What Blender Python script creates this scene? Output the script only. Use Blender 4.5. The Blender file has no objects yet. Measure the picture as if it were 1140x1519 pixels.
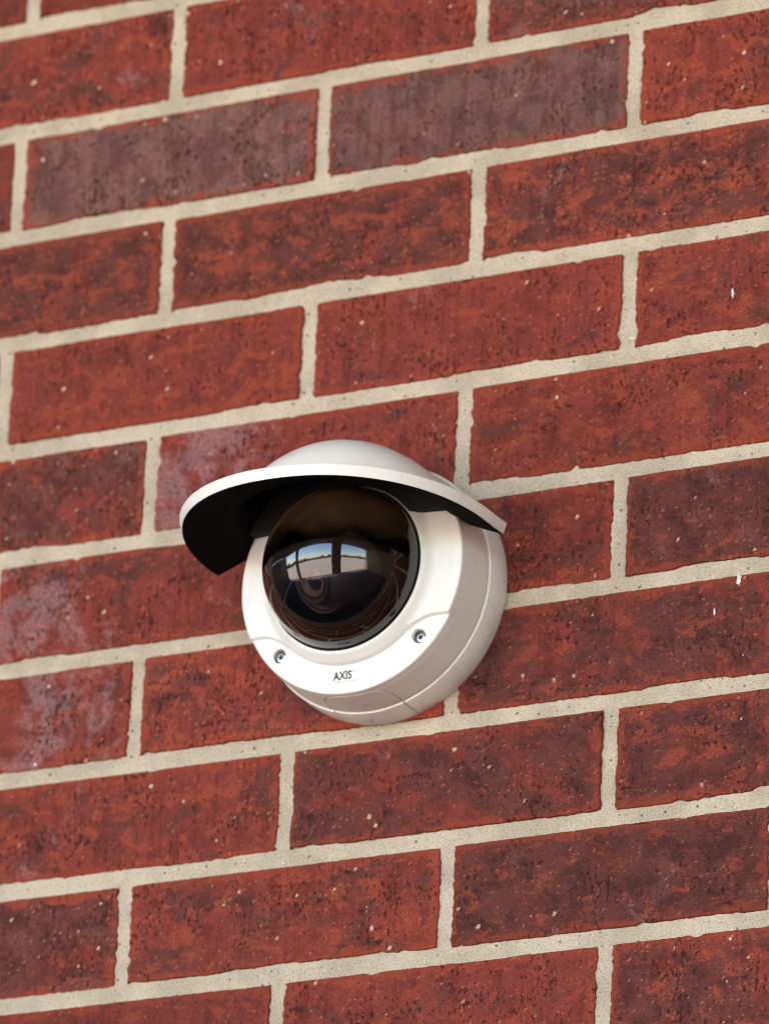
import bpy, bmesh, math, random
from mathutils import Vector, Matrix, noise as mnoise
from mathutils.bvhtree import BVHTree

R_ = math.radians
scene = bpy.context.scene
col = scene.collection
MM = 0.001

# ------------------------------------------------------------------ camera
cam_d = bpy.data.cameras.new('photo_camera')
cam = bpy.data.objects.new('photo_camera', cam_d)
col.objects.link(cam)
scene.camera = cam
cr = Vector((0.8778712, 0.4767198, 0.0456108))
cdn = Vector((-0.1295771, 0.3281383, -0.9357003))
cf = Vector((-0.4610336, 0.8155142, 0.3498351))
cam_loc = Vector((1969.8, -3495.8, -1446.2)) * MM
m = Matrix.Identity(4)
for i in range(3):
    m[i][0] = cr[i]; m[i][1] = -cdn[i]; m[i][2] = -cf[i]; m[i][3] = cam_loc[i]
cam.matrix_world = m
cam_d.sensor_fit = 'HORIZONTAL'
cam_d.sensor_width = 36.0
cam_d.lens = 36.0 * 11302.0 / 1140.0
cam_d.clip_start = 0.1
cam_d.clip_end = 2000.0
cam_d.dof.use_dof = True
cam_d.dof.focus_distance = 4.09
cam_d.dof.aperture_fstop = 12.5

# ------------------------------------------------------------------ sky, sun, exposure
SUN_EL, SUN_AZ = 60.0, -62.0          # azimuth from straight out of the wall, negative = left
world = bpy.data.worlds.new('World')
scene.world = world
world.use_nodes = True
wn = world.node_tree
wn.nodes.clear()
wo = wn.nodes.new('ShaderNodeOutputWorld')
wb = wn.nodes.new('ShaderNodeBackground')
sky = wn.nodes.new('ShaderNodeTexSky')
sky.sky_type = 'NISHITA'
sky.sun_disc = False
sky.dust_density = 0.3
sky.ozone_density = 1.5
sd = Vector((math.sin(R_(SUN_AZ)) * math.cos(R_(SUN_EL)), -math.cos(R_(SUN_AZ)) * math.cos(R_(SUN_EL)), math.sin(R_(SUN_EL))))
sky.sun_elevation = R_(SUN_EL)
sky.sun_rotation = math.atan2(sd.x, sd.y)
wb.inputs['Strength'].default_value = 0.12
wn.links.new(sky.outputs[0], wb.inputs[0])
wn.links.new(wb.outputs[0], wo.inputs[0])
sun_d = bpy.data.lights.new('sun', 'SUN')
sun_d.energy = 4.5
sun_d.angle = R_(0.53)
sun_d.color = (1.0, 0.965, 0.91)
sun = bpy.data.objects.new('sun', sun_d)
col.objects.link(sun)
sun.rotation_euler = sd.to_track_quat('Z', 'Y').to_euler()
sun.location = (0, -10, 20)
vs = scene.view_settings
vs.view_transform = 'Standard'
vs.look = 'None'
vs.exposure = 3.32
vs.gamma = 1.0
vs.use_curve_mapping = False
scene.cycles.max_bounces = 8
scene.cycles.diffuse_bounces = 4
scene.cycles.glossy_bounces = 5
scene.cycles.transparent_max_bounces = 12
scene.cycles.caustics_reflective = False
scene.cycles.caustics_refractive = False
scene.cycles.use_denoising = True
scene.cycles.filter_width = 1.0

# ------------------------------------------------------------------ node helpers
class NT:
    dim = '3D'
    def __init__(self, name):
        self.mat = bpy.data.materials.new(name)
        self.mat.use_nodes = True
        self.t = self.mat.node_tree
        self.t.nodes.clear()
        self.out = self.t.nodes.new('ShaderNodeOutputMaterial')
        self.p = self.t.nodes.new('ShaderNodeBsdfPrincipled')
        self.t.links.new(self.p.outputs[0], self.out.inputs[0])
    def n(self, kind): return self.t.nodes.new(kind)
    def put(self, sock, v):
        if isinstance(v, bpy.types.NodeSocket): self.t.links.new(v, sock)
        elif isinstance(v, (tuple, list)):
            if len(v) == 3 and len(sock.default_value) == 4: v = tuple(v) + (1,)
            sock.default_value = v
        else: sock.default_value = v
    def math(self, op, a, b=0.0, c=None, clamp=False):
        k = self.n('ShaderNodeMath'); k.operation = op; k.use_clamp = clamp
        self.put(k.inputs[0], a); self.put(k.inputs[1], b)
        if c is not None: self.put(k.inputs[2], c)
        return k.outputs[0]
    def mul(self, a, b): return self.math('MULTIPLY', a, b)
    def add(self, a, b): return self.math('ADD', a, b)
    def sub(self, a, b): return self.math('SUBTRACT', a, b)
    def vmath(self, op, a, b):
        k = self.n('ShaderNodeVectorMath'); k.operation = op
        self.put(k.inputs[0], a); self.put(k.inputs[1], b)
        return k.outputs[0]
    def ramp(self, v, lo, hi, a=0.0, b=1.0):
        k = self.n('ShaderNodeMapRange'); k.interpolation_type = 'SMOOTHSTEP'; k.clamp = True
        self.put(k.inputs[0], v); self.put(k.inputs[1], lo); self.put(k.inputs[2], hi)
        self.put(k.inputs[3], a); self.put(k.inputs[4], b)
        return k.outputs[0]
    def mix(self, f, a, b, blend='MIX'):
        k = self.n('ShaderNodeMix'); k.data_type = 'RGBA'; k.blend_type = blend; k.clamp_factor = True
        self.put(k.inputs[0], f); self.put(k.inputs[6], a); self.put(k.inputs[7], b)
        return k.outputs[2]
    def noise(self, vec, scale, detail=4.0, rough=0.55, dist=0.0):
        k = self.n('ShaderNodeTexNoise'); k.noise_dimensions = self.dim; self.put(k.inputs['Vector'], vec)
        k.inputs['Scale'].default_value = scale; k.inputs['Detail'].default_value = detail
        k.inputs['Roughness'].default_value = rough; k.inputs['Distortion'].default_value = dist
        return k.outputs[0]
    def voro(self, vec, scale, rnd=1.0):
        k = self.n('ShaderNodeTexVoronoi'); k.voronoi_dimensions = self.dim; self.put(k.inputs['Vector'], vec)
        k.inputs['Scale'].default_value = scale; k.inputs['Randomness'].default_value = rnd
        s = self.n('ShaderNodeSeparateColor'); self.t.links.new(k.outputs['Color'], s.inputs[0])
        return k.outputs['Distance'], s.outputs[0], s.outputs[1]
    def attr(self, name):
        k = self.n('ShaderNodeAttribute'); k.attribute_type = 'OBJECT'; k.attribute_name = name
        return k.outputs['Fac']
    def coords(self):
        k = self.n('ShaderNodeTexCoord'); return self.vmath('MULTIPLY', k.outputs['Object'], (1000.0,) * 3)
    def sep(self, v):
        k = self.n('ShaderNodeSeparateXYZ'); self.t.links.new(v, k.inputs[0]); return k.outputs
    def bump(self, h, dist=0.001, strength=1.0):
        k = self.n('ShaderNodeBump'); k.inputs['Distance'].default_value = dist
        k.inputs['Strength'].default_value = strength
        self.t.links.new(h, k.inputs['Height'])
        self.t.links.new(k.outputs[0], self.p.inputs['Normal'])
    def base(self, c): self.put(self.p.inputs['Base Color'], c)
    def rough(self, r): self.put(self.p.inputs['Roughness'], r)

def srgb(r, g, b, k=1.0):
    f = lambda c: ((c / 255 + 0.055) / 1.055) ** 2.4 if c > 10.3 else c / 255 / 12.92
    return (f(r) * k, f(g) * k, f(b) * k)

# ------------------------------------------------------------------ materials
def brick_material():
    T = NT('fired_brick')
    T.dim = '2D'
    K = 0.77
    raw = T.coords()
    oi = T.n('ShaderNodeObjectInfo')
    rx, ry, rz = T.sep(raw)
    off = T.n('ShaderNodeCombineXYZ')                    # face plane of the brick as a 2D sheet, shifted brick by brick
    T.put(off.inputs[0], T.add(rx, T.mul(oi.outputs['Random'], 7310.0)))
    T.put(off.inputs[1], T.add(T.add(rz, T.mul(ry, 0.7)), T.mul(oi.outputs['Random'], 4213.0)))
    co = off.outputs[0]
    def at(sx, sz, dx=0, dz=0): return T.vmath('MULTIPLY', T.vmath('ADD', co, (dx, dz, 0)) if dx or dz else co, (sx, sz, 1.0))
    dark, grey, orange, bloom = (T.attr(a) for a in ('dark', 'grey', 'orange', 'bloom'))
    mid = T.noise(co, 0.06, 5, 0.68, 0.3)
    grain = T.noise(co, 0.62, 3, 0.8)
    streak = T.noise(at(0.17, 0.013), 1.0, 4, 0.62)
    patch = T.noise(at(0.022, 0.036), 1.0, 6, 0.70, 0.5)
    wisp = T.noise(at(0.048, 0.075, 311, 77), 1.0, 6, 0.76, 0.35)
    pitn = T.noise(at(0.40, 0.25), 1.0, 3, 0.65)
    clus = T.noise(co, 0.04, 2, 0.5)
    c = T.mix(T.ramp(mid, 0.34, 0.66), srgb(122, 50, 42, K), srgb(156, 68, 54, K))
    c = T.mix(T.mul(T.ramp(streak, 0.46, 0.60), 0.45), c, srgb(146, 68, 61, K))
    c = T.mix(T.mul(T.ramp(streak, 0.47, 0.36), 0.40), c, srgb(104, 38, 33, K))
    # fire-flashed purple-brown patches
    dm = T.ramp(T.add(T.add(T.mul(patch, 0.75), T.mul(mid, 0.25)), T.mul(T.sub(dark, 0.5), 0.30)), 0.465, 0.54)
    c = T.mix(T.mul(dm, 0.92), c, T.mix(T.ramp(mid, 0.35, 0.6), srgb(80, 42, 39, K), srgb(114, 63, 57, K)))
    # orange body showing through where the skin is rubbed
    om = T.ramp(T.add(wisp, T.mul(T.sub(orange, 0.5), 0.20)), 0.54, 0.66)
    c = T.mix(T.mul(om, 0.66), c, srgb(178, 82, 54, K))
    # grey-mauve flash
    gm = T.mul(T.ramp(T.add(T.add(T.mul(patch, 0.7), T.mul(mid, 0.3)), T.mul(T.sub(grey, 0.5), 0.36)), 0.46, 0.54), T.ramp(grey, 0.05, 0.5))
    c = T.mix(T.mul(gm, 0.80), c, T.mix(T.ramp(T.add(T.mul(streak, 0.35), T.mul(mid, 0.65)), 0.4, 0.6), srgb(104, 72, 69, K), srgb(138, 102, 97, K)))
    # orange arrises
    ed = T.math('MINIMUM', T.sub(96.8, T.math('ABSOLUTE', rx)), T.sub(29.0, T.math('ABSOLUTE', rz)))
    lip = T.ramp(T.add(ed, T.add(T.mul(T.sub(wisp, 0.5), 30.0), T.mul(T.sub(mid, 0.5), 12.0))), 1.0, 5.0, 1.0, 0.0)
    c = T.mix(T.mul(lip, 0.62), c, srgb(176, 76, 48, K))
    # grain in the clay
    c = T.mix(T.mul(T.ramp(grain, 0.50, 0.74), 0.55), c, srgb(84, 30, 25, K))
    c = T.mix(T.mul(T.ramp(grain, 0.44, 0.24), 0.32), c, srgb(200, 98, 68, K))
    # lime bloom
    bn = T.noise(at(0.034, 0.026, 51, 23), 1.0, 6, 0.78, 0.3)
    bl = T.mul(bloom, T.ramp(T.math('ABSOLUTE', T.sub(rx, T.attr('bloom_x'))), 15.0, 75.0, 1.3, 0.5))
    bm_ = T.mul(T.ramp(T.add(bn, T.mul(T.sub(bl, 0.5), 0.32)), 0.60, 0.75), T.ramp(grain, 0.70, 0.40, 0.2, 1.0))
    c = T.mix(T.mul(bm_, 0.46), c, srgb(192, 158, 162, K))
    # open pits, grog
    pit = T.ramp(T.add(T.add(pitn, T.mul(T.sub(clus, 0.5), 0.36)), T.mul(T.sub(oi.outputs['Random'], 0.5), 0.05)), 0.635, 0.68)
    c = T.mix(T.mul(pit, 0.86), c, srgb(64, 25, 22, K))
    wob = T.vmath('ADD', co, T.vmath('MULTIPLY', (1.0, 1.0, 0.0), T.mul(grain, 4.0)))
    sdist, sr, sg = T.voro(T.vmath('ADD', wob, (37, 11, 0)), 0.085)
    spk = T.mul(T.ramp(T.sub(sdist, T.mul(T.math('POWER', sr, 5.0), 0.085)), 0.014, 0.036, 1.0, 0.0), T.ramp(T.add(sg, T.add(T.mul(T.sub(clus, 0.5), 0.9), T.mul(T.sub(oi.outputs['Random'], 0.5), 0.35))), 0.70, 0.73))
    c = T.mix(T.mul(spk, 0.95), c, T.mix(sr, srgb(216, 146, 92, K), srgb(232, 206, 172, K)))
    s2, r2, g2 = T.voro(T.vmath('ADD', wob, (7, 91, 0)), 0.24)
    spk2 = T.mul(T.ramp(T.sub(s2, T.mul(r2, 0.07)), 0.03, 0.10, 1.0, 0.0), T.ramp(T.add(g2, T.mul(T.sub(mid, 0.5), 0.8)), 0.64, 0.68))
    c = T.mix(T.mul(spk2, 0.80), c, T.mix(T.ramp(r2, 0.35, 0.45), srgb(56, 30, 30, K), srgb(214, 132, 84, K)))
    hue = T.n('ShaderNodeHueSaturation')                 # firing differs from brick to brick
    T.put(hue.inputs['Value'], T.math('MULTIPLY_ADD', oi.outputs['Random'], 0.30, 0.87))
    T.put(hue.inputs['Color'], c)
    T.base(hue.outputs[0])
    T.rough(T.ramp(mid, 0.3, 0.7, 0.56, 0.78))
    T.put(T.p.inputs['Specular IOR Level'], 0.22)
    h = T.add(T.mul(grain, 1.0), T.mul(streak, 1.2))
    h = T.sub(h, T.mul(pit, 1.3))
    T.bump(h, 0.001, 1.0)
    return T.mat

def mortar_material():
    T = NT('sand_mortar')
    T.dim = '2D'
    raw = T.sep(T.coords())
    cb = T.n('ShaderNodeCombineXYZ'); T.put(cb.inputs[0], raw[0]); T.put(cb.inputs[1], raw[2])
    co = cb.outputs[0]
    a = T.noise(co, 0.022, 4, 0.65)
    g = T.noise(co, 0.85, 3, 0.8)
    c = T.mix(T.ramp(a, 0.36, 0.64), srgb(206, 190, 166), srgb(230, 213, 188))
    c = T.mix(T.mul(T.ramp(g, 0.50, 0.70), 0.75), c, srgb(156, 138, 116))
    c = T.mix(T.mul(T.ramp(g, 0.48, 0.26), 0.6), c, srgb(232, 222, 206))
    wob = T.vmath('ADD', co, T.vmath('MULTIPLY', (1.0, 1.0, 0.0), T.mul(g, 1.6)))
    for sc, off, lo, colr in ((0.15, (3, 9, 0), 0.55, srgb(66, 56, 52)), (0.20, (80, 61, 0), 0.66, srgb(240, 232, 218))):
        d, r, gg = T.voro(T.vmath('ADD', wob, off), sc)
        k = T.mul(T.ramp(T.sub(d, T.mul(T.math('POWER', r, 3.0), 0.09)), 0.025, 0.065, 1.0, 0.0), T.ramp(gg, lo, lo + 0.03))
        c = T.mix(T.mul(k, 0.8), c, colr)
    T.base(c)
    T.rough(0.92)
    T.put(T.p.inputs['Specular IOR Level'], 0.2)
    T.bump(T.mul(g, 1.5), 0.001, 1.0)
    return T.mat

def far_brick_material():
    T = NT('brickwork_beyond')
    k = T.n('ShaderNodeTexCoord')
    s = T.sep(k.outputs['Object'])
    cb = T.n('ShaderNodeCombineXYZ'); T.put(cb.inputs[0], s[0]); T.put(cb.inputs[1], s[2])
    b = T.n('ShaderNodeTexBrick'); T.put(b.inputs['Vector'], cb.outputs[0])
    b.inputs['Scale'].default_value = 1.0
    b.inputs['Brick Width'].default_value = 0.2032; b.inputs['Row Height'].default_value = 0.06773
    b.inputs['Mortar Size'].default_value = 0.0047; b.inputs['Mortar Smooth'].default_value = 0.1
    T.put(b.inputs['Color1'], srgb(128, 50, 40, .86)); T.put(b.inputs['Color2'], srgb(98, 52, 46, .86)); T.put(b.inputs['Mortar'], srgb(192, 178, 156))
    T.base(b.outputs['Color']); T.rough(0.85)
    return T.mat

def paint_material():
    T = NT('cream_powder_coat')
    co = T.coords()
    a = T.noise(co, 0.03, 4, 0.6)
    g = T.noise(co, 2.2, 2, 0.5)
    c = T.mix(T.ramp(a, 0.3, 0.75), (0.80, 0.77, 0.72), (0.76, 0.725, 0.67))
    d, r, gg = T.voro(co, 0.11)
    k = T.mul(T.ramp(d, 0.03, 0.06, 1.0, 0.0), T.ramp(gg, 0.80, 0.82))
    c = T.mix(T.mul(k, 0.5), c, (0.30, 0.19, 0.10))
    dirt = T.ramp(T.noise(T.vmath('MULTIPLY', co, (0.09, 0.09, 0.02)), 1.0, 5, 0.65), 0.54, 0.75)
    c = T.mix(T.mul(dirt, 0.32), c, (0.46, 0.37, 0.27))
    T.base(c); T.rough(T.ramp(a, 0.3, 0.7, 0.36, 0.48))
    T.put(T.p.inputs['Specular IOR Level'], 0.45)
    T.bump(g, 0.001, 0.05)
    return T.mat

def plain(name, c, rough, metal=0.0, spec=0.5, bump=0.0, scale=1.0):
    T = NT(name)
    co = T.coords()
    nz = T.noise(co, scale, 4, 0.6)
    c2 = tuple(x * 0.82 for x in c)
    T.base(T.mix(T.ramp(nz, 0.3, 0.7), c, c2)); T.rough(rough)
    T.put(T.p.inputs['Metallic'], metal); T.put(T.p.inputs['Specular IOR Level'], spec)
    if bump: T.bump(nz, 0.001, bump)
    return T.mat

def smoked_dome_material():
    """Thin smoked polycarbonate: Fresnel mirror over a dark tinted see-through shell, with dust on it."""
    T = NT('smoked_polycarbonate')
    T.t.nodes.remove(T.p)
    fr = T.n('ShaderNodeFresnel'); fr.inputs['IOR'].default_value = 1.56
    tr = T.n('ShaderNodeBsdfTransparent'); T.put(tr.inputs[0], (0.44, 0.37, 0.36))
    gl = T.n('ShaderNodeBsdfGlossy'); gl.inputs['Roughness'].default_value = 0.012
    T.put(gl.inputs[0], (1, 1, 1))
    k = T.math('MULTIPLY', fr.outputs[0], 1.2, clamp=True)
    m1 = T.n('ShaderNodeMixShader'); T.put(m1.inputs[0], k)
    T.t.links.new(tr.outputs[0], m1.inputs[1]); T.t.links.new(gl.outputs[0], m1.inputs[2])
    co = T.coords()
    x, y, z = T.sep(co)
    n1 = T.noise(co, 0.05, 5, 0.6); n2 = T.noise(co, 0.9, 3, 0.7)
    # dust settles on the upward-facing part of the dome, breaking up into grains below
    settle = T.ramp(T.add(z, T.mul(T.sub(n1, 0.5), 24.0)), 2.0, 46.0)
    grains = T.mul(T.ramp(n2, 0.56, 0.72), T.ramp(T.add(z, T.mul(T.sub(n1, 0.5), 22.0)), 2.0, 22.0))
    d, r, gg = T.voro(co, 0.20)
    spk = T.mul(T.ramp(d, 0.05, 0.09, 1.0, 0.0), T.ramp(gg, 0.86, 0.88))
    dust = T.math('MAXIMUM', T.add(T.mul(settle, 0.33), T.mul(grains, 0.16)), T.mul(spk, 0.30))
    dust = T.add(dust, T.mul(T.ramp(n1, 0.42, 0.7), 0.02))
    df = T.n('ShaderNodeBsdfDiffuse'); T.put(df.inputs[0], (0.27, 0.16, 0.085))
    m2 = T.n('ShaderNodeMixShader'); T.put(m2.inputs[0], dust)
    T.t.links.new(m1.outputs[0], m2.inputs[1]); T.t.links.new(df.outputs[0], m2.inputs[2])
    T.t.links.new(m2.outputs[0], T.out.inputs[0])
    return T.mat

M = {
    'brick': brick_material(), 'mortar': mortar_material(), 'far_brick': far_brick_material(),
    'paint': paint_material(), 'dome': smoked_dome_material(),
    'black': plain('matt_black_plastic', (0.005, 0.004, 0.004), 0.85, spec=0.05),
    'trim_black': plain('dull_black', (0.015, 0.014, 0.014), 0.75, spec=0.2),
    'barrel': plain('dark_plastic', (0.085, 0.06, 0.06), 0.35),
    'ring': plain('bronze_ring', (0.30, 0.18, 0.14), 0.3, spec=0.6),
    'lens': plain('lens_glass', (0.004, 0.003, 0.006), 0.03, spec=1.0),
    'steel': plain('zinc_steel', (0.62, 0.62, 0.63), 0.28, metal=1.0, bump=0.1, scale=0.8),
    'socket': plain('dark_steel', (0.10, 0.10, 0.11), 0.45, metal=0.8),
    'ink': plain('black_print', (0.012, 0.012, 0.012), 0.5),
    'faded_ink': plain('faded_grey_print', (0.09, 0.085, 0.08), 0.5),
    'red': plain('glint_red', (0.45, 0.02, 0.02), 0.3),
    'concrete': plain('porch_concrete', (0.085, 0.08, 0.075), 0.9, scale=0.004),
    'end_stucco': plain('darkened_stucco', (0.20, 0.17, 0.14), 0.9, scale=0.004),  # stucco copy darkened so the end wall bounces less light
    'stucco': plain('porch_stucco', (0.42, 0.32, 0.23), 0.9, scale=0.004),
    'soffit': plain('porch_soffit', (0.06, 0.05, 0.045), 0.9, scale=0.004),
    'ground': plain('sunlit_paving', (0.43, 0.35, 0.285), 0.95, scale=0.0006),
    'leaf': plain('far_foliage', (0.07, 0.09, 0.045), 0.9, scale=0.002),
    'fleck': plain('dried_white_fleck', (0.74, 0.73, 0.70), 0.7),
    'pebble': plain('tan_grog_pebble', (0.46, 0.36, 0.22), 0.8, bump=0.4, scale=1.2),
}

# ------------------------------------------------------------------ object helpers
def mesh_obj(name, verts, faces, mat, parent=None, smooth=False, sharp=None, scale=MM):
    me = bpy.data.meshes.new(name)
    me.from_pydata([Vector(v) * scale for v in verts], [], faces)
    me.validate()
    bm = bmesh.new(); bm.from_mesh(me)
    bmesh.ops.recalc_face_normals(bm, faces=bm.faces)
    bm.to_mesh(me); bm.free()
    return finish(name, me, mat, parent, smooth, sharp)

def finish(name, me, mat, parent=None, smooth=False, sharp=None):
    me.materials.append(mat)
    if smooth:
        for p in me.polygons: p.use_smooth = True
        if sharp is not None: me.set_sharp_from_angle(angle=R_(sharp))
    o = bpy.data.objects.new(name, me)
    col.objects.link(o)
    if parent: o.parent = parent
    return o

def tag(o, label=None, cat=None, group=None, kind=None):
    for k, v in (('label', label), ('category', cat), ('group', group), ('kind', kind)):
        if v: o[k] = v
    return o

def empty(name, loc=(0, 0, 0)):
    o = bpy.data.objects.new(name, None); o.empty_display_size = 0.05
    col.objects.link(o); o.location = loc
    return o

def sweep(points, radius, seg=8, closed=False):
    """tube along points (mm) -> verts, faces"""
    V, F = [], []
    n = len(points); pts = [Vector(p) for p in points]
    for i, p in enumerate(pts):
        a = pts[(i - 1) % n] if (closed or i > 0) else p
        b = pts[(i + 1) % n] if (closed or i < n - 1) else p
        t = (b - a).normalized()
        up = Vector((0, 1, 0)) if abs(t.y) < 0.9 else Vector((1, 0, 0))
        s = t.cross(up).normalized(); q = s.cross(t)
        for k in range(seg):
            w = 2 * math.pi * k / seg
            V.append(p + (s * math.cos(w) + q * math.sin(w)) * radius)
    for i in range(n if closed else n - 1):
        for k in range(seg):
            j = (i + 1) % n
            F.append((i * seg + k, i * seg + (k + 1) % seg, j * seg + (k + 1) % seg, j * seg + k))
    if not closed:
        F.append(tuple(range(seg))[::-1]); F.append(tuple((n - 1) * seg + k for k in range(seg)))
    return V, F

def slot(path, half=.42, out=1.2, depth=1.5):
    """narrow slot cutter following (degrees, w) along the turned side of the housing"""
    V, F = [], []
    P = [Vector(side_pt(d, w)) for d, w in path]
    for i, p in enumerate(P):
        t = (P[min(i + 1, len(P) - 1)] - P[max(i - 1, 0)]).normalized()
        rad = Vector((p.x, 0, p.z)).normalized()
        sd_ = t.cross(rad).normalized()
        for a, b in ((-1, out), (1, out), (1, -depth), (-1, -depth)):
            V.append(p + sd_ * half * a + rad * b)
    for i in range(len(P) - 1):
        for k in range(4):
            F.append((i * 4 + k, i * 4 + (k + 1) % 4, i * 4 + 4 + (k + 1) % 4, i * 4 + 4 + k))
    n = len(P) - 1
    F += [(0, 1, 2, 3), (n * 4, n * 4 + 1, n * 4 + 2, n * 4 + 3)]
    return V, F

def lathe(profile, seg=128, cap_start=False, cap_end=False):
    """profile of (r, w) in mm turned about the axis that points out of the wall (-Y)"""
    V, F = [], []
    for r, w in profile:
        for k in range(seg):
            a = 2 * math.pi * k / seg
            V.append((r * math.sin(a), -w, -r * math.cos(a)))
    for i in range(len(profile) - 1):
        for k in range(seg):
            F.append((i * seg + k, i * seg + (k + 1) % seg, (i + 1) * seg + (k + 1) % seg, (i + 1) * seg + k))
    if cap_start: F.append(tuple(range(seg)))
    if cap_end: F.append(tuple((len(profile) - 1) * seg + k for k in range(seg)))
    return V, F

def box(x0, x1, y0, y1, z0, z1):
    V = [(x, y, z) for x in (x0, x1) for y in (y0, y1) for z in (z0, z1)]
    F = [(0, 1, 3, 2), (4, 6, 7, 5), (0, 4, 5, 1), (2, 3, 7, 6), (0, 2, 6, 4), (1, 5, 7, 3)]
    return V, F

def boolean(obj, cutters):
    for c in cutters:
        md = obj.modifiers.new('cut', 'BOOLEAN'); md.operation = 'DIFFERENCE'; md.solver = 'EXACT'; md.object = c
    dg = bpy.context.evaluated_depsgraph_get(); dg.update()
    me = bpy.data.meshes.new_from_object(obj.evaluated_get(dg))
    obj.modifiers.clear()
    old = obj.data; obj.data = me
    bpy.data.meshes.remove(old)
    for c in cutters:
        d = c.data; bpy.data.objects.remove(c); bpy.data.meshes.remove(d)

def smooth_step(x, a, b):
    t = max(0.0, min(1.0, (x - a) / (b - a))); return t * t * (3 - 2 * t)

def smin(a, b, k):
    h = max(k - abs(a - b), 0.0) / k
    return min(a, b) - h * h * k * 0.25

def smax(a, b, k): return -smin(-a, -b, k)

# ------------------------------------------------------------------ the place: porch the wall stands in (seen mirrored in the dome)
FLOOR = -2900.0
g = mesh_obj('ground', [(-400, -400, FLOOR * MM), (400, -400, FLOOR * MM), (400, 12, FLOOR * MM), (-400, 12, FLOOR * MM)], [(0, 1, 2, 3)], M['ground'], scale=1.0)
tag(g, kind='structure')
V, F = box(-9800, 9800, -6300, 20, FLOOR + 4, FLOOR + 60)
g = mesh_obj('porch_floor', V, F, M['concrete']); tag(g, kind='structure')
V, F = box(-10400, 10400, -6700, 120, 2000, 2500)
o = mesh_obj('porch_canopy', V, F, M['soffit'])
tag(o, 'dark flat porch canopy mirrored above the bright openings in the dome', 'canopy')
for name, x0, x1, lab in (('porch_pillar', 980, 2360, 'wide dark pillar mirrored in the dome between the two larger bright openings'),
                          ('porch_pillar', -5560, -5100, 'slim pillar mirrored near the left end of the bright openings in the dome')):
    V, F = box(x0, x1, -6500, -6000, FLOOR + 60, 1999)
    tag(mesh_obj(name, V, F, M['stucco']), lab, 'pillar', 'porch pillars')
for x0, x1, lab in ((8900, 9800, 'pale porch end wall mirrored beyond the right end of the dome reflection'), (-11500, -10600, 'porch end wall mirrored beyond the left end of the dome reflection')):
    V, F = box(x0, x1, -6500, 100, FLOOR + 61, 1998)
    tag(mesh_obj('porch_end_wall', V, F, M['stucco' if x0 > 0 else 'end_stucco']), lab, 'wall', 'porch end walls')  # right wall keeps the paler stucco to bounce more light onto the housing
rng = random.Random(5)
V, F = [], []
for i in range(420):
    a = R_(-80 + 160 * i / 420 + rng.uniform(-.3, .3)); d = rng.uniform(60, 95)
    cx_, cy_ = d * math.sin(a), -d * math.cos(a)
    h = rng.uniform(1.2, 3.2) if rng.random() < .85 else rng.uniform(4, 6)
    b0 = len(V)
    for ring, (rr, zz) in enumerate(((.7, 0), (1.25, .35), (1.1, .7), (.35, 1.0))):
        for k in range(7):
            w = k * 2 * math.pi / 7 + rng.uniform(-.3, .3); q = rr * rng.uniform(.7, 1.3) * 1.6
            V.append((cx_ + q * math.cos(w), cy_ + q * math.sin(w), FLOOR * MM + h * zz))
    for ring in range(3):
        for k in range(7):
            F.append((b0 + ring * 7 + k, b0 + ring * 7 + (k + 1) % 7, b0 + ring * 7 + 7 + (k + 1) % 7, b0 + ring * 7 + 7 + k))
    F.append(tuple(b0 + 21 + k for k in range(7)))
tag(mesh_obj('far_tree_belt', V, F, M['leaf'], scale=1.0), 'distant belt of low trees mirrored along the horizon in the dome', 'trees', kind='stuff')

# ------------------------------------------------------------------ the brick wall
wall = empty('brick_wall', (0, 0, FLOOR * MM))
tag(wall, 'red brown brick wall with wide pale sand mortar joints behind the camera', 'wall')
WOFF = Vector((0, 0, -FLOOR * MM))     # parts are placed relative to the wall's base
LU, HU = 203.2, 67.73
BL, BH = 193.6, 58.0                   # brick face
ROW0 = 362.6
U0 = -263.6
U_MIN, U_MAX, V_MIN, V_MAX = -680, 660, -540, 700

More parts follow.
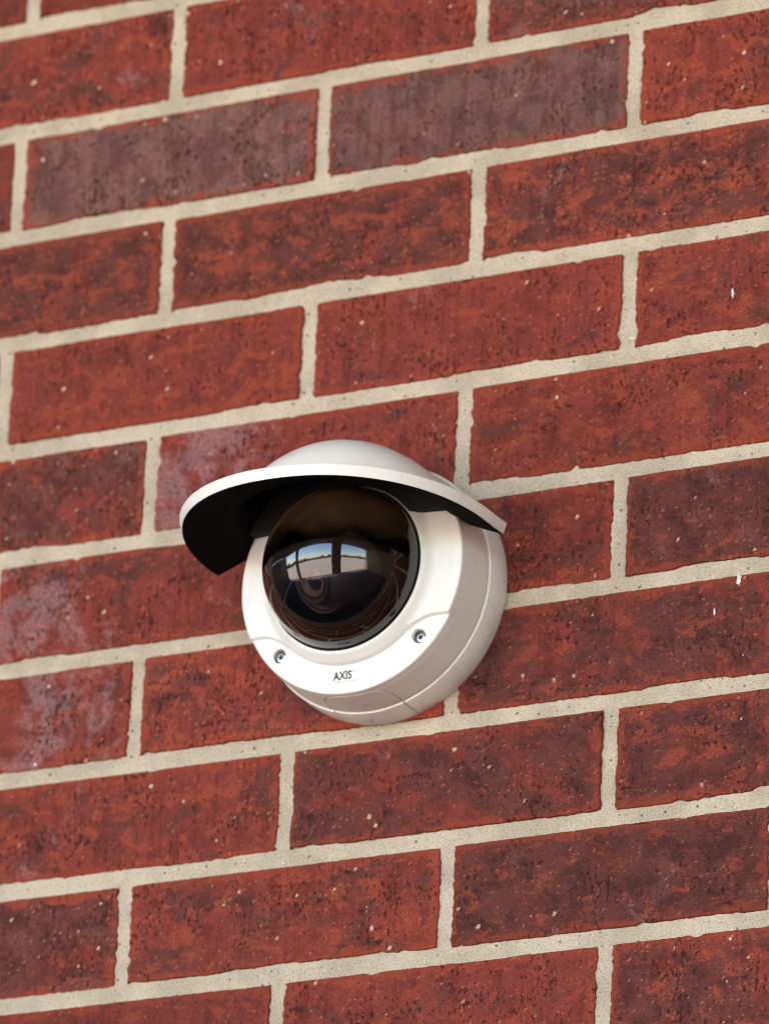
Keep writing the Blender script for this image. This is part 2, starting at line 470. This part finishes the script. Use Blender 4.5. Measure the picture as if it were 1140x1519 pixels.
# tones: row, left joint -> dark, grey, orange, bloom
TONE = {
 (-1, 0): (.3, 0, .4, .3), (-1, -2): (.3, 0, .4, .3), (-1, 2): (.5, .2, .4, .2), (-1, 4): (.6, .3, .4, .2),
 (0, -1): (.50, .15, .55, .45), (0, 1): (.25, 0, .40, .40), (0, 3): (.85, .35, .35, .15), (0, 5): (.3, 0, .5, .2),
 (1, -2): (.4, .3, .3, .45), (1, 0): (.65, .80, .12, .30), (1, 2): (.55, .95, .10, .25), (1, 4): (.28, 0, .75, .35),
 (2, -1): (.82, .1, .75, .3), (2, 1): (.86, .12, .80, .25), (2, 3): (.72, .08, .72, .40), (2, 5): (.5, 0, .7, .2),
 (3, -2): (.3, 0, .5, .2), (3, 0): (.18, 0, .72, .30), (3, 2): (.14, 0, .42, .36), (3, 4): (.38, 0, .72, .30),
 (4, -1): (.72, .28, .38, .2), (4, 1): (.16, .05, .45, .92), (4, 3): (.30, 0, .72, .34), (4, 5): (.3, 0, .5, .3),
 (5, -2): (.3, 0, .5, .3), (5, 0): (.38, .05, .45, .85), (5, 2): (.48, 0, .55, .2), (5, 4): (.90, .30, .35, .25),
 (6, -1): (.30, 0, .70, .74), (6, 1): (.42, 0, .72, .2), (6, 3): (.66, .08, .50, .2), (6, 5): (.5, .1, .5, .2),
 (7, 0): (.30, 0, .65, .42), (7, 2): (.62, .15, .30, .36), (7, 4): (.80, .08, .72, .15), (7, -2): (.3, 0, .6, .5),
 (8, -1): (.85, .20, .35, .2), (8, 1): (.40, .03, .62, .2), (8, 3): (.92, .22, .55, .45), (8, 5): (.3, 0, .5, .2),
 (9, 0): (.25, 0, .55, .3), (9, 2): (.18, 0, .55, .25), (9, 4): (.55, .05, .55, .2), (9, -2): (.4, 0, .5, .2),
}
JOINT = {(0, 1): -160.7, (1, 2): -60.1, (1, 0): -264.7, (1, 4): 141.4, (2, 1): -159.7, (2, 3): 43.8, (3, 0): -264.9,
         (3, 2): -61.9, (3, 4): 142.8, (4, 1): -161.7, (4, 3): 41.1, (5, 4): 142.3, (6, 1): -162.2, (7, 2): -61.4,
         (7, 4): 141.3, (8, 1): -161.6, (8, 3): 43.5}

def brick_mesh(L, H, seed, detail):
    """ragged-edged brick face with a worn arris, running back into the wall"""
    r = random.Random(seed)
    pts, core = [], []
    step = 2.0 if detail else 14.0
    hl, hh = L / 2, H / 2
    z = Vector((seed * 7.13 % 97, seed * 3.7 % 53, 0.0))
    def nz(s, f, ch): return mnoise.noise(Vector((s * f, ch * 11.3, 0)) + z)
    # (side, place, half length, depth, squareness): nicks, and long flakes off the lower arris
    chips = [(r.choice((0, 1, 2, 2, 3)), r.random(), r.uniform(1.5, 5.0), r.uniform(.5, 1.6), 2) for _ in range(r.randint(3, 7))]
    chips += [(2, r.random(), r.uniform(10, 38), r.uniform(.5, 1.4), 10) for _ in range(r.randint(1, 3))]
    chips += [(0, r.random(), r.uniform(10, 30), r.uniform(.2, .6), 6) for _ in range(r.randint(0, 2))]
    sides = [((-hl, hh), (hl, hh), 0), ((hl, hh), (hl, -hh), 1), ((hl, -hh), (-hl, -hh), 2), ((-hl, -hh), (-hl, hh), 3)]
    for (a, b, s) in sides:
        n = max(2, int(math.hypot(b[0] - a[0], b[1] - a[1]) / step))
        dx, dy = (b[0] - a[0]) / n, (b[1] - a[1]) / n
        ln = math.hypot(b[0] - a[0], b[1] - a[1])
        nx, ny = (-(b[1] - a[1]) / ln, (b[0] - a[0]) / ln)       # outward
        for i in range(n):
            t = i * ln / n
            d = (.18, .45, .22, .45)[s] * (nz(t, .02, s) + nz(t, .11, s + 5) * .35) + (.15, .6, .3, .6)[s] * nz(t, .41, s + 9) + (.14, .55, .28, .55)[s] * r.uniform(-1, 1)
            for (cs, ct, cw, cd, sq) in chips:
                if cs == s:
                    q = abs(t - ct * ln) / cw
                    if q < 1: d -= cd * (1 - q ** sq) * (1 + .4 * nz(t, .3, 31))
            e = min(t, ln - t)
            if e < 2.5: d -= (2.5 - e) * .2
            if not detail: d = 0
            pts.append((a[0] + dx * i + nx * d, a[1] + dy * i + ny * d))
            core.append(((a[0] + dx * i) * (hl - 8) / hl, (a[1] + dy * i) * (hh - 8) / hh))
    V, F = [], []
    n = len(pts)
    for k, (ins, y) in enumerate(((1.7, 0.0), (.55, .10), (0.1, .5), (0.0, 1.3), (-.1, 14.0))):
        for i, (x, zc) in enumerate(pts):
            fx = (hl - ins) / hl; fz = (hh - ins) / hh
            jit = (.25 * nz(i, .35, 21 + k) if detail and 0 < k < 3 else 0)
            V.append((x * fx, y + jit, zc * fz))
    for k in range(4):
        for i in range(n):
            F.append((k * n + i, k * n + (i + 1) % n, (k + 1) * n + (i + 1) % n, (k + 1) * n + i))
    c0 = len(V)
    V += [(x, 0.0, zc) for x, zc in core]
    F += [(i, (i + 1) % n, c0 + (i + 1) % n, c0 + i) for i in range(n)]
    F.append(tuple(c0 + i for i in range(n)))
    return V, F

plain_brick = None
rng = random.Random(21)
for row in range(-5, 14):
    vc = ROW0 - HU * row
    if vc < V_MIN or vc > V_MAX: continue
    j0 = -5 if row % 2 == 0 else -4
    for j in range(j0, 9, 2):
        ul = JOINT.get((row, j), U0 + j * LU / 2 + rng.uniform(-1, 1))
        ur = JOINT.get((row, j + 2), U0 + (j + 2) * LU / 2 + rng.uniform(-.6, .6))
        uc = (ul + ur) / 2
        if uc - 100 < U_MIN or uc + 100 > U_MAX: continue
        near = -400 < uc < 360 and -330 < vc < 480
        if near:
            V, F = brick_mesh(ur - ul - 9.4 + rng.uniform(-.5, .5), BH + rng.uniform(-.6, .5), row * 37 + j * 5 + 400, True)
            o = mesh_obj('brick', V, F, M['brick'], wall, smooth=True, sharp=28)
            for p in o.data.polygons[-len(V) // 6 - 1:]: p.use_smooth = False
        else:
            if plain_brick is None:
                V, F = brick_mesh(BL, BH, 3, False)
                plain_brick = mesh_obj('brick', V, F, M['brick'], wall, smooth=True, sharp=28); o = plain_brick
            else:
                o = plain_brick.copy(); col.objects.link(o)
        o.location = Vector((uc * MM, rng.uniform(-.0007, .0006), vc * MM)) + WOFF
        o.rotation_euler = (R_(rng.uniform(-.35, .35)), R_(rng.uniform(-.16, .16)), R_(rng.uniform(-.2, .2)))
        d, gy, og, bl_ = TONE.get((row, j), (rng.uniform(.2, .8), rng.choice((0, 0, .1, .5)), rng.uniform(.3, .7), rng.uniform(.1, .45)))
        o['dark'] = d; o['grey'] = gy; o['orange'] = og; o['bloom'] = bl_; o['bloom_x'] = {(4, 1): -62.0, (5, 0): -70.0, (6, -1): 55.0, (8, 3): -10.0, (7, 0): -55.0}.get((row, j), rng.uniform(-80, 80))

# mortar: one slightly uneven sheet set back behind the brick faces
V, F = [], []
nx, nz_ = 270, 250
for i in range(nx + 1):
    for k in range(nz_ + 1):
        u = U_MIN - 20 + (U_MAX - U_MIN + 40) * i / nx; v = V_MIN - 50 + (V_MAX - V_MIN + 100) * k / nz_
        d = 1.9 + .35 * mnoise.noise(Vector((u * .02, v * .02, 3))) + .35 * mnoise.noise(Vector((u * .10, v * .10, 9)))
        V.append((u, d, v - FLOOR))
for i in range(nx):
    for k in range(nz_):
        a = i * (nz_ + 1) + k
        F.append((a, a + 1, a + nz_ + 2, a + nz_ + 1))
mesh_obj('mortar', V, F, M['mortar'], wall, smooth=True)

# brickwork further along the wall, too far out of the picture to build brick by brick
a0, a1, b0, b1 = U_MIN - 20, U_MAX + 20, V_MIN - 50, V_MAX + 50
for (x0, x1, z0, z1) in ((-10500, a0, FLOOR + 61, 1997), (a1, 8890, FLOOR + 61, 1997), (a0, a1, b1, 1997), (a0, a1, FLOOR + 61, b0)):
    V, F = box(x0, x1, .5, 90, z0 - FLOOR, z1 - FLOOR)
    mesh_obj('outer_brickwork', V, F, M['far_brick'], wall)

# ------------------------------------------------------------------ the dome camera
unit = empty('security_camera', (0, 0, 0))
tag(unit, 'cream dome security camera with smoked dome and peaked weather hood on brick wall', 'security camera')

# base ring against the wall
V, F = lathe([(60, -1), (73.4, -1), (73.9, .2), (73.75, 6), (73.25, 17.2), (73.0, 17.75), (72.5, 18.0), (70.0, 18.0)], 160)
base = mesh_obj('base_ring', V, F, M['paint'], unit, smooth=True, sharp=35)

# cover: turned shape whose lower crescent is stepped back
PROF = [(46.9, 47.0), (46.9, 51.8), (47.2, 52.6), (47.8, 53.05), (48.6, 53.1), (49.4, 52.7), (50.2, 51.9), (51.0, 50.9), (51.8, 49.95), (52.6, 49.2), (53.4, 48.65), (54.2, 48.25)]
r = 55.0
while r < 67.9:
    PROF.append((r, 48.25 - (r - 54.2) * .155)); r += .4
PROF += [(68.7, 46.0), (69.15, 45.85), (69.5, 45.55), (69.72, 45.1), (69.85, 44.4), (69.95, 43.4)]
for k in range(1, 13):
    w = 43.4 - k * (43.4 - 19.3) / 12
    PROF.append((69.9 + (43.4 - w) * .0975, w))
PROF += [(72.1, 18.75), (71.6, 18.45), (68.0, 18.4), (66.0, 40.0), (52.0, 44.0)]

def face_drop(u, v):
    rr = math.hypot(u, v)
    d = smin(rr - 53.6, -31.0 - v, 11.0)
    return 2.3 * smooth_step(d, -.6, .6)

SEG = 720
V, F = [], []
for i, (r, w) in enumerate(PROF):
    for k in range(SEG):
        a = 2 * math.pi * k / SEG
        u, v = r * math.sin(a), -r * math.cos(a)
        ww = w
        if 2 <= i and w > 38 and i < len(PROF) - 2:
            ww -= face_drop(u, v) * smooth_step(w, 38, 43)
        V.append((u, -ww, v))
n = len(PROF)
for i in range(n):
    for k in range(SEG):
        F.append((i * SEG + k, i * SEG + (k + 1) % SEG, ((i + 1) % n) * SEG + (k + 1) % SEG, ((i + 1) % n) * SEG + k))
cover = mesh_obj('cover', V, F, M['paint'], unit)

def face_w(u, v):
    rr = math.hypot(u, v)
    for (r0, w0), (r1, w1) in zip(PROF[4:52], PROF[5:53]):
        if r0 <= rr <= r1: return w0 + (w1 - w0) * (rr - r0) / (r1 - r0) - face_drop(u, v)
    return 44.0

SCREWS = [(-43.6, -43.0), (44.4, -42.4)]
cutters = []
for (u, v) in SCREWS:
    V, F = lathe([(4.0, face_w(u, v) - 5.0), (4.0, face_w(u, v) - .35), (4.35, face_w(u, v)), (5.0, 60)], 40, True, True)
    cutters.append(mesh_obj('cutter', [(x + u, y, z + v) for x, y, z in V], F, M['paint']))
def side_pt(deg, w, r=None):
    rr = (69.9 + (43.4 - w) * .0975 if w > 18.2 else 73.75 - w * .03) if r is None else r
    return (rr * math.sin(R_(deg)), -w, -rr * math.cos(R_(deg)))
knock = [(-17.7, 10)] + [(-17.5 + .02 * k, 19 + k * 1.5) for k in range(6)]
knock += [(-17.1 + 9.6 * (1 - math.cos(R_(t))), 28 + 12.2 * math.sin(R_(t))) for t in range(6, 91, 7)]
half = knock[:]
knock = half + [(-d, w) for d, w in reversed(half)][1:]
V, F = slot(knock)
cutters.append(mesh_obj('cutter', V, F, M['paint']))
boolean(cover, cutters)
for p in cover.data.polygons: p.use_smooth = True
cover.data.set_sharp_from_angle(angle=R_(32))
# the groove runs on over the base ring, and a short crack beside it
c1 = mesh_obj('cutter', *slot(((-17.5, 19.5), (-17.5, 12), (-17.6, 5), (-17.7, -3))), M['paint'])
c2 = mesh_obj('cutter', *slot(((17.5, 19.5), (17.5, 12), (17.6, 5), (17.7, -3))), M['paint'])
c3 = mesh_obj('cutter', *slot(((-1.2, 9.5), (-2.6, 8.2), (-3.5, 5), (-4.2, -3))), M['paint'])
V, F = lathe([(60, -1), (73.4, -1), (73.9, .2), (73.75, 6), (73.25, 17.2), (73.0, 17.75), (72.5, 18.0), (70.0, 18.0), (60, 17.5)], 160)
n = 9
F += [((n - 1) * 160 + k, (n - 1) * 160 + (k + 1) % 160, (k + 1) % 160, k) for k in range(160)]
bpy.data.objects.remove(base)
base = mesh_obj('base_ring', V, F, M['paint'], unit)
boolean(base, [c1, c2, c3])
for p in base.data.polygons: p.use_smooth = True
base.data.set_sharp_from_angle(angle=R_(35))
# dark inner tray that closes the grooves and the gap between cover and base
V, F = lathe([(20, 14), (69.0, 14), (69.2, 20), (66.6, 40.0)], 96)
mesh_obj('inner_tray', V, F, M['black'], unit, smooth=True, sharp=40)

# torx screws down in their wells
def screw(u, v, rot):
    w0 = face_w(u, v) - 4.2
    so = mesh_obj('screw', *lathe([(3.15, w0 - 2), (3.15, w0 + 1.5), (2.95, w0 + 1.9), (2.5, w0 + 2.15), (1.9, w0 + 2.2)], 32, False, True), M['steel'], cover, smooth=True, sharp=40)
    so.location = (u * MM, 0, v * MM)
    V = []; N = 24
    for wv in (w0 + .8, w0 + 3):
        for k in range(N):
            a = 2 * math.pi * k / N
            rr = 1.55 + .42 * math.cos(6 * (a + rot))
            V.append((rr * math.sin(a), -wv, rr * math.cos(a)))
    F = [(k, (k + 1) % N, N + (k + 1) % N, N + k) for k in range(N)] + [tuple(range(N)), tuple(range(N, 2 * N))]
    cu = mesh_obj('cutter', V, F, M['steel']); cu.location = so.location
    bpy.context.view_layer.update()
    boolean(so, [cu])
    for p in so.data.polygons: p.use_smooth = True
    so.data.set_sharp_from_angle(angle=R_(35))
    fl = mesh_obj('socket', *lathe([(.01, w0 + .85), (2.0, w0 + .85), (2.0, w0 + .4), (.01, w0 + .4)], 16), M['socket'], so)
    wl = mesh_obj('screw_well', *lathe([(4.6, w0 - .2), (4.6, w0 - 1.2), (.01, w0 - 1.2), (.01, w0 - .2)], 32), M['paint'], cover)
    wl.location = (u * MM, 0, v * MM)
for k, (u, v) in enumerate(SCREWS): screw(u, v, .3 + k * .4)

# lettering printed on the crescent
def lettering(text, u, v, size, sx, mat, shear=0.0, bold=0.0, spacing=1.0, name='lettering', rot=0.0):
    cu = bpy.data.curves.new(name, 'FONT'); cu.body = text; cu.size = size; cu.shear = shear
    cu.offset = bold; cu.space_character = spacing; cu.resolution_u = 4
    t = bpy.data.objects.new('tmp', cu); col.objects.link(t)
    dg = bpy.context.evaluated_depsgraph_get(); dg.update()
    me = bpy.data.meshes.new_from_object(t.evaluated_get(dg))
    bpy.data.objects.remove(t)
    bm = bmesh.new(); bm.from_mesh(me)
    cs, sn = math.cos(rot), math.sin(rot)
    for vt in bm.verts:
        x, y = vt.co.x * sx, vt.co.y
        uu, vv = u + x * cs - y * sn, v + x * sn + y * cs
        vt.co = Vector((uu, -(face_w(uu, vv) + .05), vv)) * MM
    ex = bmesh.ops.extrude_face_region(bm, geom=bm.faces[:])
    for e in ex['geom']:
        if isinstance(e, bmesh.types.BMVert): e.co.y -= .05 * MM
    bmesh.ops.recalc_face_normals(bm, faces=bm.faces)
    me2 = bpy.data.meshes.new(name); bm.to_mesh(me2); bm.free(); bpy.data.meshes.remove(me)
    return finish(name, me2, mat, cover)
lettering('AXIS', -8.3, -61.7, 6.3, .86, M['ink'], shear=.08, bold=.185, spacing=1.02)
lettering('\u00ae', 4.1, -58.6, 1.7, 1.0, M['faded_ink'])
lettering('COMMUNICATIONS', -8.3, -63.5, 1.35, 1.0, M['faded_ink'], spacing=1.35)

# smoked dome
DW, DR = 51.0, 47.0
prof = [(46.6, 44.0)] + [(DR * math.cos(R_(a)), DW + DR * math.sin(R_(a))) for a in range(0, 90, 2)]
V, F = lathe(prof, 160)
V.append((0, -(DW + DR), 0)); L0 = (len(prof) - 1) * 160
F += [(L0 + k, L0 + (k + 1) % 160, len(V) - 1) for k in range(160)]
V = [(x, y + DW, z) for x, y, z in V]
dome = mesh_obj('smoked_dome', V, F, M['dome'], unit, smooth=True)
dome.location = (0, -DW * MM, 0)

V, F = lathe([(46.7, 51.5), (46.9, 53.2), (47.35, 53.45), (47.8, 53.3), (47.9, 52.5)], 128)  # added black ring, painting in the thin shadow between dome and rim
mesh_obj('dome_shadow_ring', V, F, M['trim_black'], unit, smooth=True)

# lens assembly inside the dome
V, F = lathe([(.01, 45.5), (45.6, 45.5), (46.25, 48), (46.45, 52.6), (46.6, 52.4), (46.5, 43.5), (.01, 43.5)], 96)
mesh_obj('dome_floor', V, F, M['black'], unit, smooth=True, sharp=30)
ax = Vector((-.273, -.824, -.495)).normalized()
q = Vector((0, -1, 0)).rotation_difference(ax).to_matrix()
cen = Vector((0, -DW, 0))
def aimed(profile, seg=64, **k):
    V, F = lathe(profile, seg, **k)
    return [cen + q @ Vector(v) for v in V], F
lensmod = mesh_obj('lens_barrel', *aimed([(20, -8), (20.5, 16), (20.0, 21), (19.0, 22.6), (18.2, 22.4), (17.4, 20.5), (16.4, 20.2), (15.6, 22.4), (14.6, 22.4), (13.8, 20.4), (12.6, 20.8), (12.2, 28), (11.4, 29.2), (10.2, 29), (9.2, 26.5), (8.2, 26.2)]), M['barrel'], unit, smooth=True, sharp=35)
mesh_obj('lens_ring', *aimed([(8.2, 26.2), (8.4, 28.9), (7.6, 29.3), (6.2, 27.8), (5.0, 26.4)]), M['ring'], lensmod, smooth=True, sharp=35)
mesh_obj('lens_glass', *aimed([(5.7, 26.2), (4.5, 27.0), (3.0, 27.6), (1.5, 27.95), (.01, 28.05)]), M['lens'], lensmod, smooth=True)
V, F = box(6, 24, -78, -76.8, -30, -12)
br = mesh_obj('inner_bracket', V, F, M['barrel'], unit)
mesh_obj('lens_red_glint', *aimed([(.01, 28.6), (.9, 28.5), (1.0, 28.1), (.01, 28.0)], 16), M['red'], lensmod).location = (.0012, -.0005, .0016)  # solid red disc painting in the glint on the lens

# ------------------------------------------------------------------ weather hood (cap-shaped)
HA, HW0, HLW, HE = 90.5, 50.0, 92.0, 2.15
def lipv(w): return 13.6 + max(0.0, w - 50.0) * .088
def hood_h(u, w, outer):
    rc = 71.2 if outer else 70.5 - 2.5 * smooth_step(w, 46, 52)
    lw = 70.0 if outer else 67.0
    kk = 1.0 - (max(0.0, w - 45.0) / lw) ** 3 - (u / rc) ** 2
    crown = rc * math.sqrt(kk) if kk > 0 else -40.0 * math.sqrt(-kk)
    if w > HW0: rho = (abs(u / HA) ** HE + abs((w - HW0) / HLW) ** HE) ** (1 / HE)
    else: rho = abs(u) / HA
    d = (1 - rho) * HA
    t = 6.6 if outer else 0.0
    brim = lipv(w) + t + .40 * d
    return smax(crown, brim, 4.0)
MR, NP = 44, 72
rho = [((i / MR) ** .8) for i in range(MR + 1)]
rows = [(37, HA), (39, HA), (42, HA), (46, HA)]   # (w, half width) behind the round front
def hood_grid(outer):
    V = []; idx = {}
    def put(key, u, w):
        idx[key] = len(V)
        h = hood_h(u, w, outer)
        if outer:                                   # the outer skin stands a little wider than the liner
            f = min(1.0, math.hypot(u / HA, max(0.0, w - HW0) / HLW)) ** 4
            u += 2.0 * f * u / HA; w += 1.6 * f * max(0.0, w - HW0) / HLW
        V.append((u, -w, h))
    for ri, (w, a) in enumerate(rows):
        for i in range(-MR, MR + 1):
            put(('r', ri, i), math.copysign(rho[abs(i)], i) * a if i else 0.0, w)
    put(('p', 0, 0), 0, HW0)
    for j in range(NP + 1):
        ph = math.pi * j / NP
        c_, s_ = math.cos(ph), math.sin(ph)
        cu = math.copysign(abs(c_) ** (2 / HE), c_) if abs(c_) > 1e-9 else 0.0
        su = abs(s_) ** (2 / HE) if abs(s_) > 1e-9 else 0.0
        for i in range(1, MR + 1):
            put(('p', j, i), rho[i] * HA * cu, HW0 + rho[i] * HLW * su)
    F = []
    R = len(rows)
    for ri in range(R - 1):
        for i in range(-MR, MR):
            F.append((idx['r', ri, i], idx['r', ri, i + 1], idx['r', ri + 1, i + 1], idx['r', ri + 1, i]))
    def mid(i): return idx['p', 0, 0] if i == 0 else (idx['p', 0, i] if i > 0 else idx['p', NP, -i])
    for i in range(-MR, MR):
        F.append((idx['r', R - 1, i], idx['r', R - 1, i + 1], mid(i + 1), mid(i)))
    for j in range(NP):
        F.append((idx['p', 0, 0], idx['p', j, 1], idx['p', j + 1, 1]))
        for i in range(1, MR):
            F.append((idx['p', j, i], idx['p', j, i + 1], idx['p', j + 1, i + 1], idx['p', j + 1, i]))
    loop = [idx['r', ri, MR] for ri in range(R)] + [idx['p', j, MR] for j in range(NP + 1)] + [idx['r', ri, -MR] for ri in reversed(range(R))]
    loop += [idx['r', 0, i] for i in range(-MR + 1, MR)]
    return V, F, loop
Vo, Fo, loop = hood_grid(True)
Vi, Fi, loop_i = hood_grid(False)
nb = len(Vo)
n = len(loop)
Vr = list(Vo)
# lip: outer skin rolled over a small radius onto a flat edge, down to the liner
ringA = [len(Vr) + k for k in range(n)]
for a, b in zip(loop, loop_i):
    po, pi_ = Vector(Vo[a]), Vector(Vi[b])
    Vr.append(tuple(pi_ + (po - pi_) * .04))
Fr = list(Fo)
for k in range(n):
    k2 = (k + 1) % n
    Fr.append((loop[k], loop[k2], ringA[k2], ringA[k]))
hood = mesh_obj('weather_hood', Vr, Fr, M['paint'], unit, smooth=True, sharp=38)
bv = hood.modifiers.new('edge_round', 'BEVEL'); bv.width = .0009; bv.segments = 3; bv.limit_method = 'ANGLE'; bv.angle_limit = R_(50)
Vi2 = [(x, y, z) for x, y, z in Vi]
liner = mesh_obj('black_liner', Vi2, Fi, M['black'], hood, smooth=True, sharp=60)
# straight-edged black apron of the liner across the top of the cover
V, F = [], []
NA = 40
for wv in (46.2, 54.2):
    for k in range(NA + 1):
        u = -66 + 132 * k / NA
        low = 28.8
        if abs(u) < 48.6: low = max(low, math.sqrt(48.6 ** 2 - u * u))
        top = max(low + .5, math.sqrt(max(0, 68.5 ** 2 - u * u)))
        V += [(u, -wv, low), (u, -wv, top)]
S = 2 * (NA + 1)
for k in range(NA):
    a = 2 * k
    F += [(a, a + 2, a + 3, a + 1), (S + a, S + a + 1, S + a + 3, S + a + 2), (a, S + a, S + a + 2, a + 2), (a + 1, a + 3, S + a + 3, S + a + 1)]
F += [(0, 1, S + 1, S), (S - 2, 2 * S - 2, 2 * S - 1, S - 1)]
mesh_obj('liner_apron', V, F, M['trim_black'], hood)

# ------------------------------------------------------------------ small marks on the wall
def blob(name, u, v, su, sv, h, mat, seed, n=14):
    """small crusted lump on the brick face"""
    r = random.Random(seed)
    V = [(0, -h, 0)]; F = []
    rad = [r.uniform(.65, 1.25) for _ in range(n)]
    for ring, (q, y) in enumerate(((.55, -h * .9), (1.0, .25))):
        for k in range(n):
            a = 2 * math.pi * k / n
            V.append((su * q * rad[k] * math.cos(a), y, sv * q * rad[k] * math.sin(a)))
    F += [(0, 1 + k, 1 + (k + 1) % n) for k in range(n)]
    F += [(1 + k, 1 + (k + 1) % n, 1 + n + (k + 1) % n, 1 + n + k) for k in range(n)]
    o = mesh_obj(name, V, F, mat, wall, smooth=True)
    o.location = Vector((u * MM, 0, v * MM)) + WOFF
    return o
for k, (u, v, su, sv) in enumerate(((217.3, -17.0, 1.6, 4.2), (203.1, -33.6, .8, 2.2), (208.0, 153.3, 1.0, 3.6), (146.5, 135.8, 2.6, 1.0), (-221, -23.5, 1.2, 1.0), (-226.8, -70.0, 1.4, 1.7))):
    blob('dried_fleck', u, v, su, sv, .5, M['fleck'], 40 + k)
for k, (u, v, su) in enumerate(((-6.4, -127.3, 2.3), (-87.3, -162.0, 1.6), (152.0, 21.0, 1.2), (-70, 128, 1.0), (118, -60, 1.1), (86, -56, 1.2))):
    blob('grog_pebble', u, v, su, su * 1.1, .7, M['pebble'], 60 + k, 10)
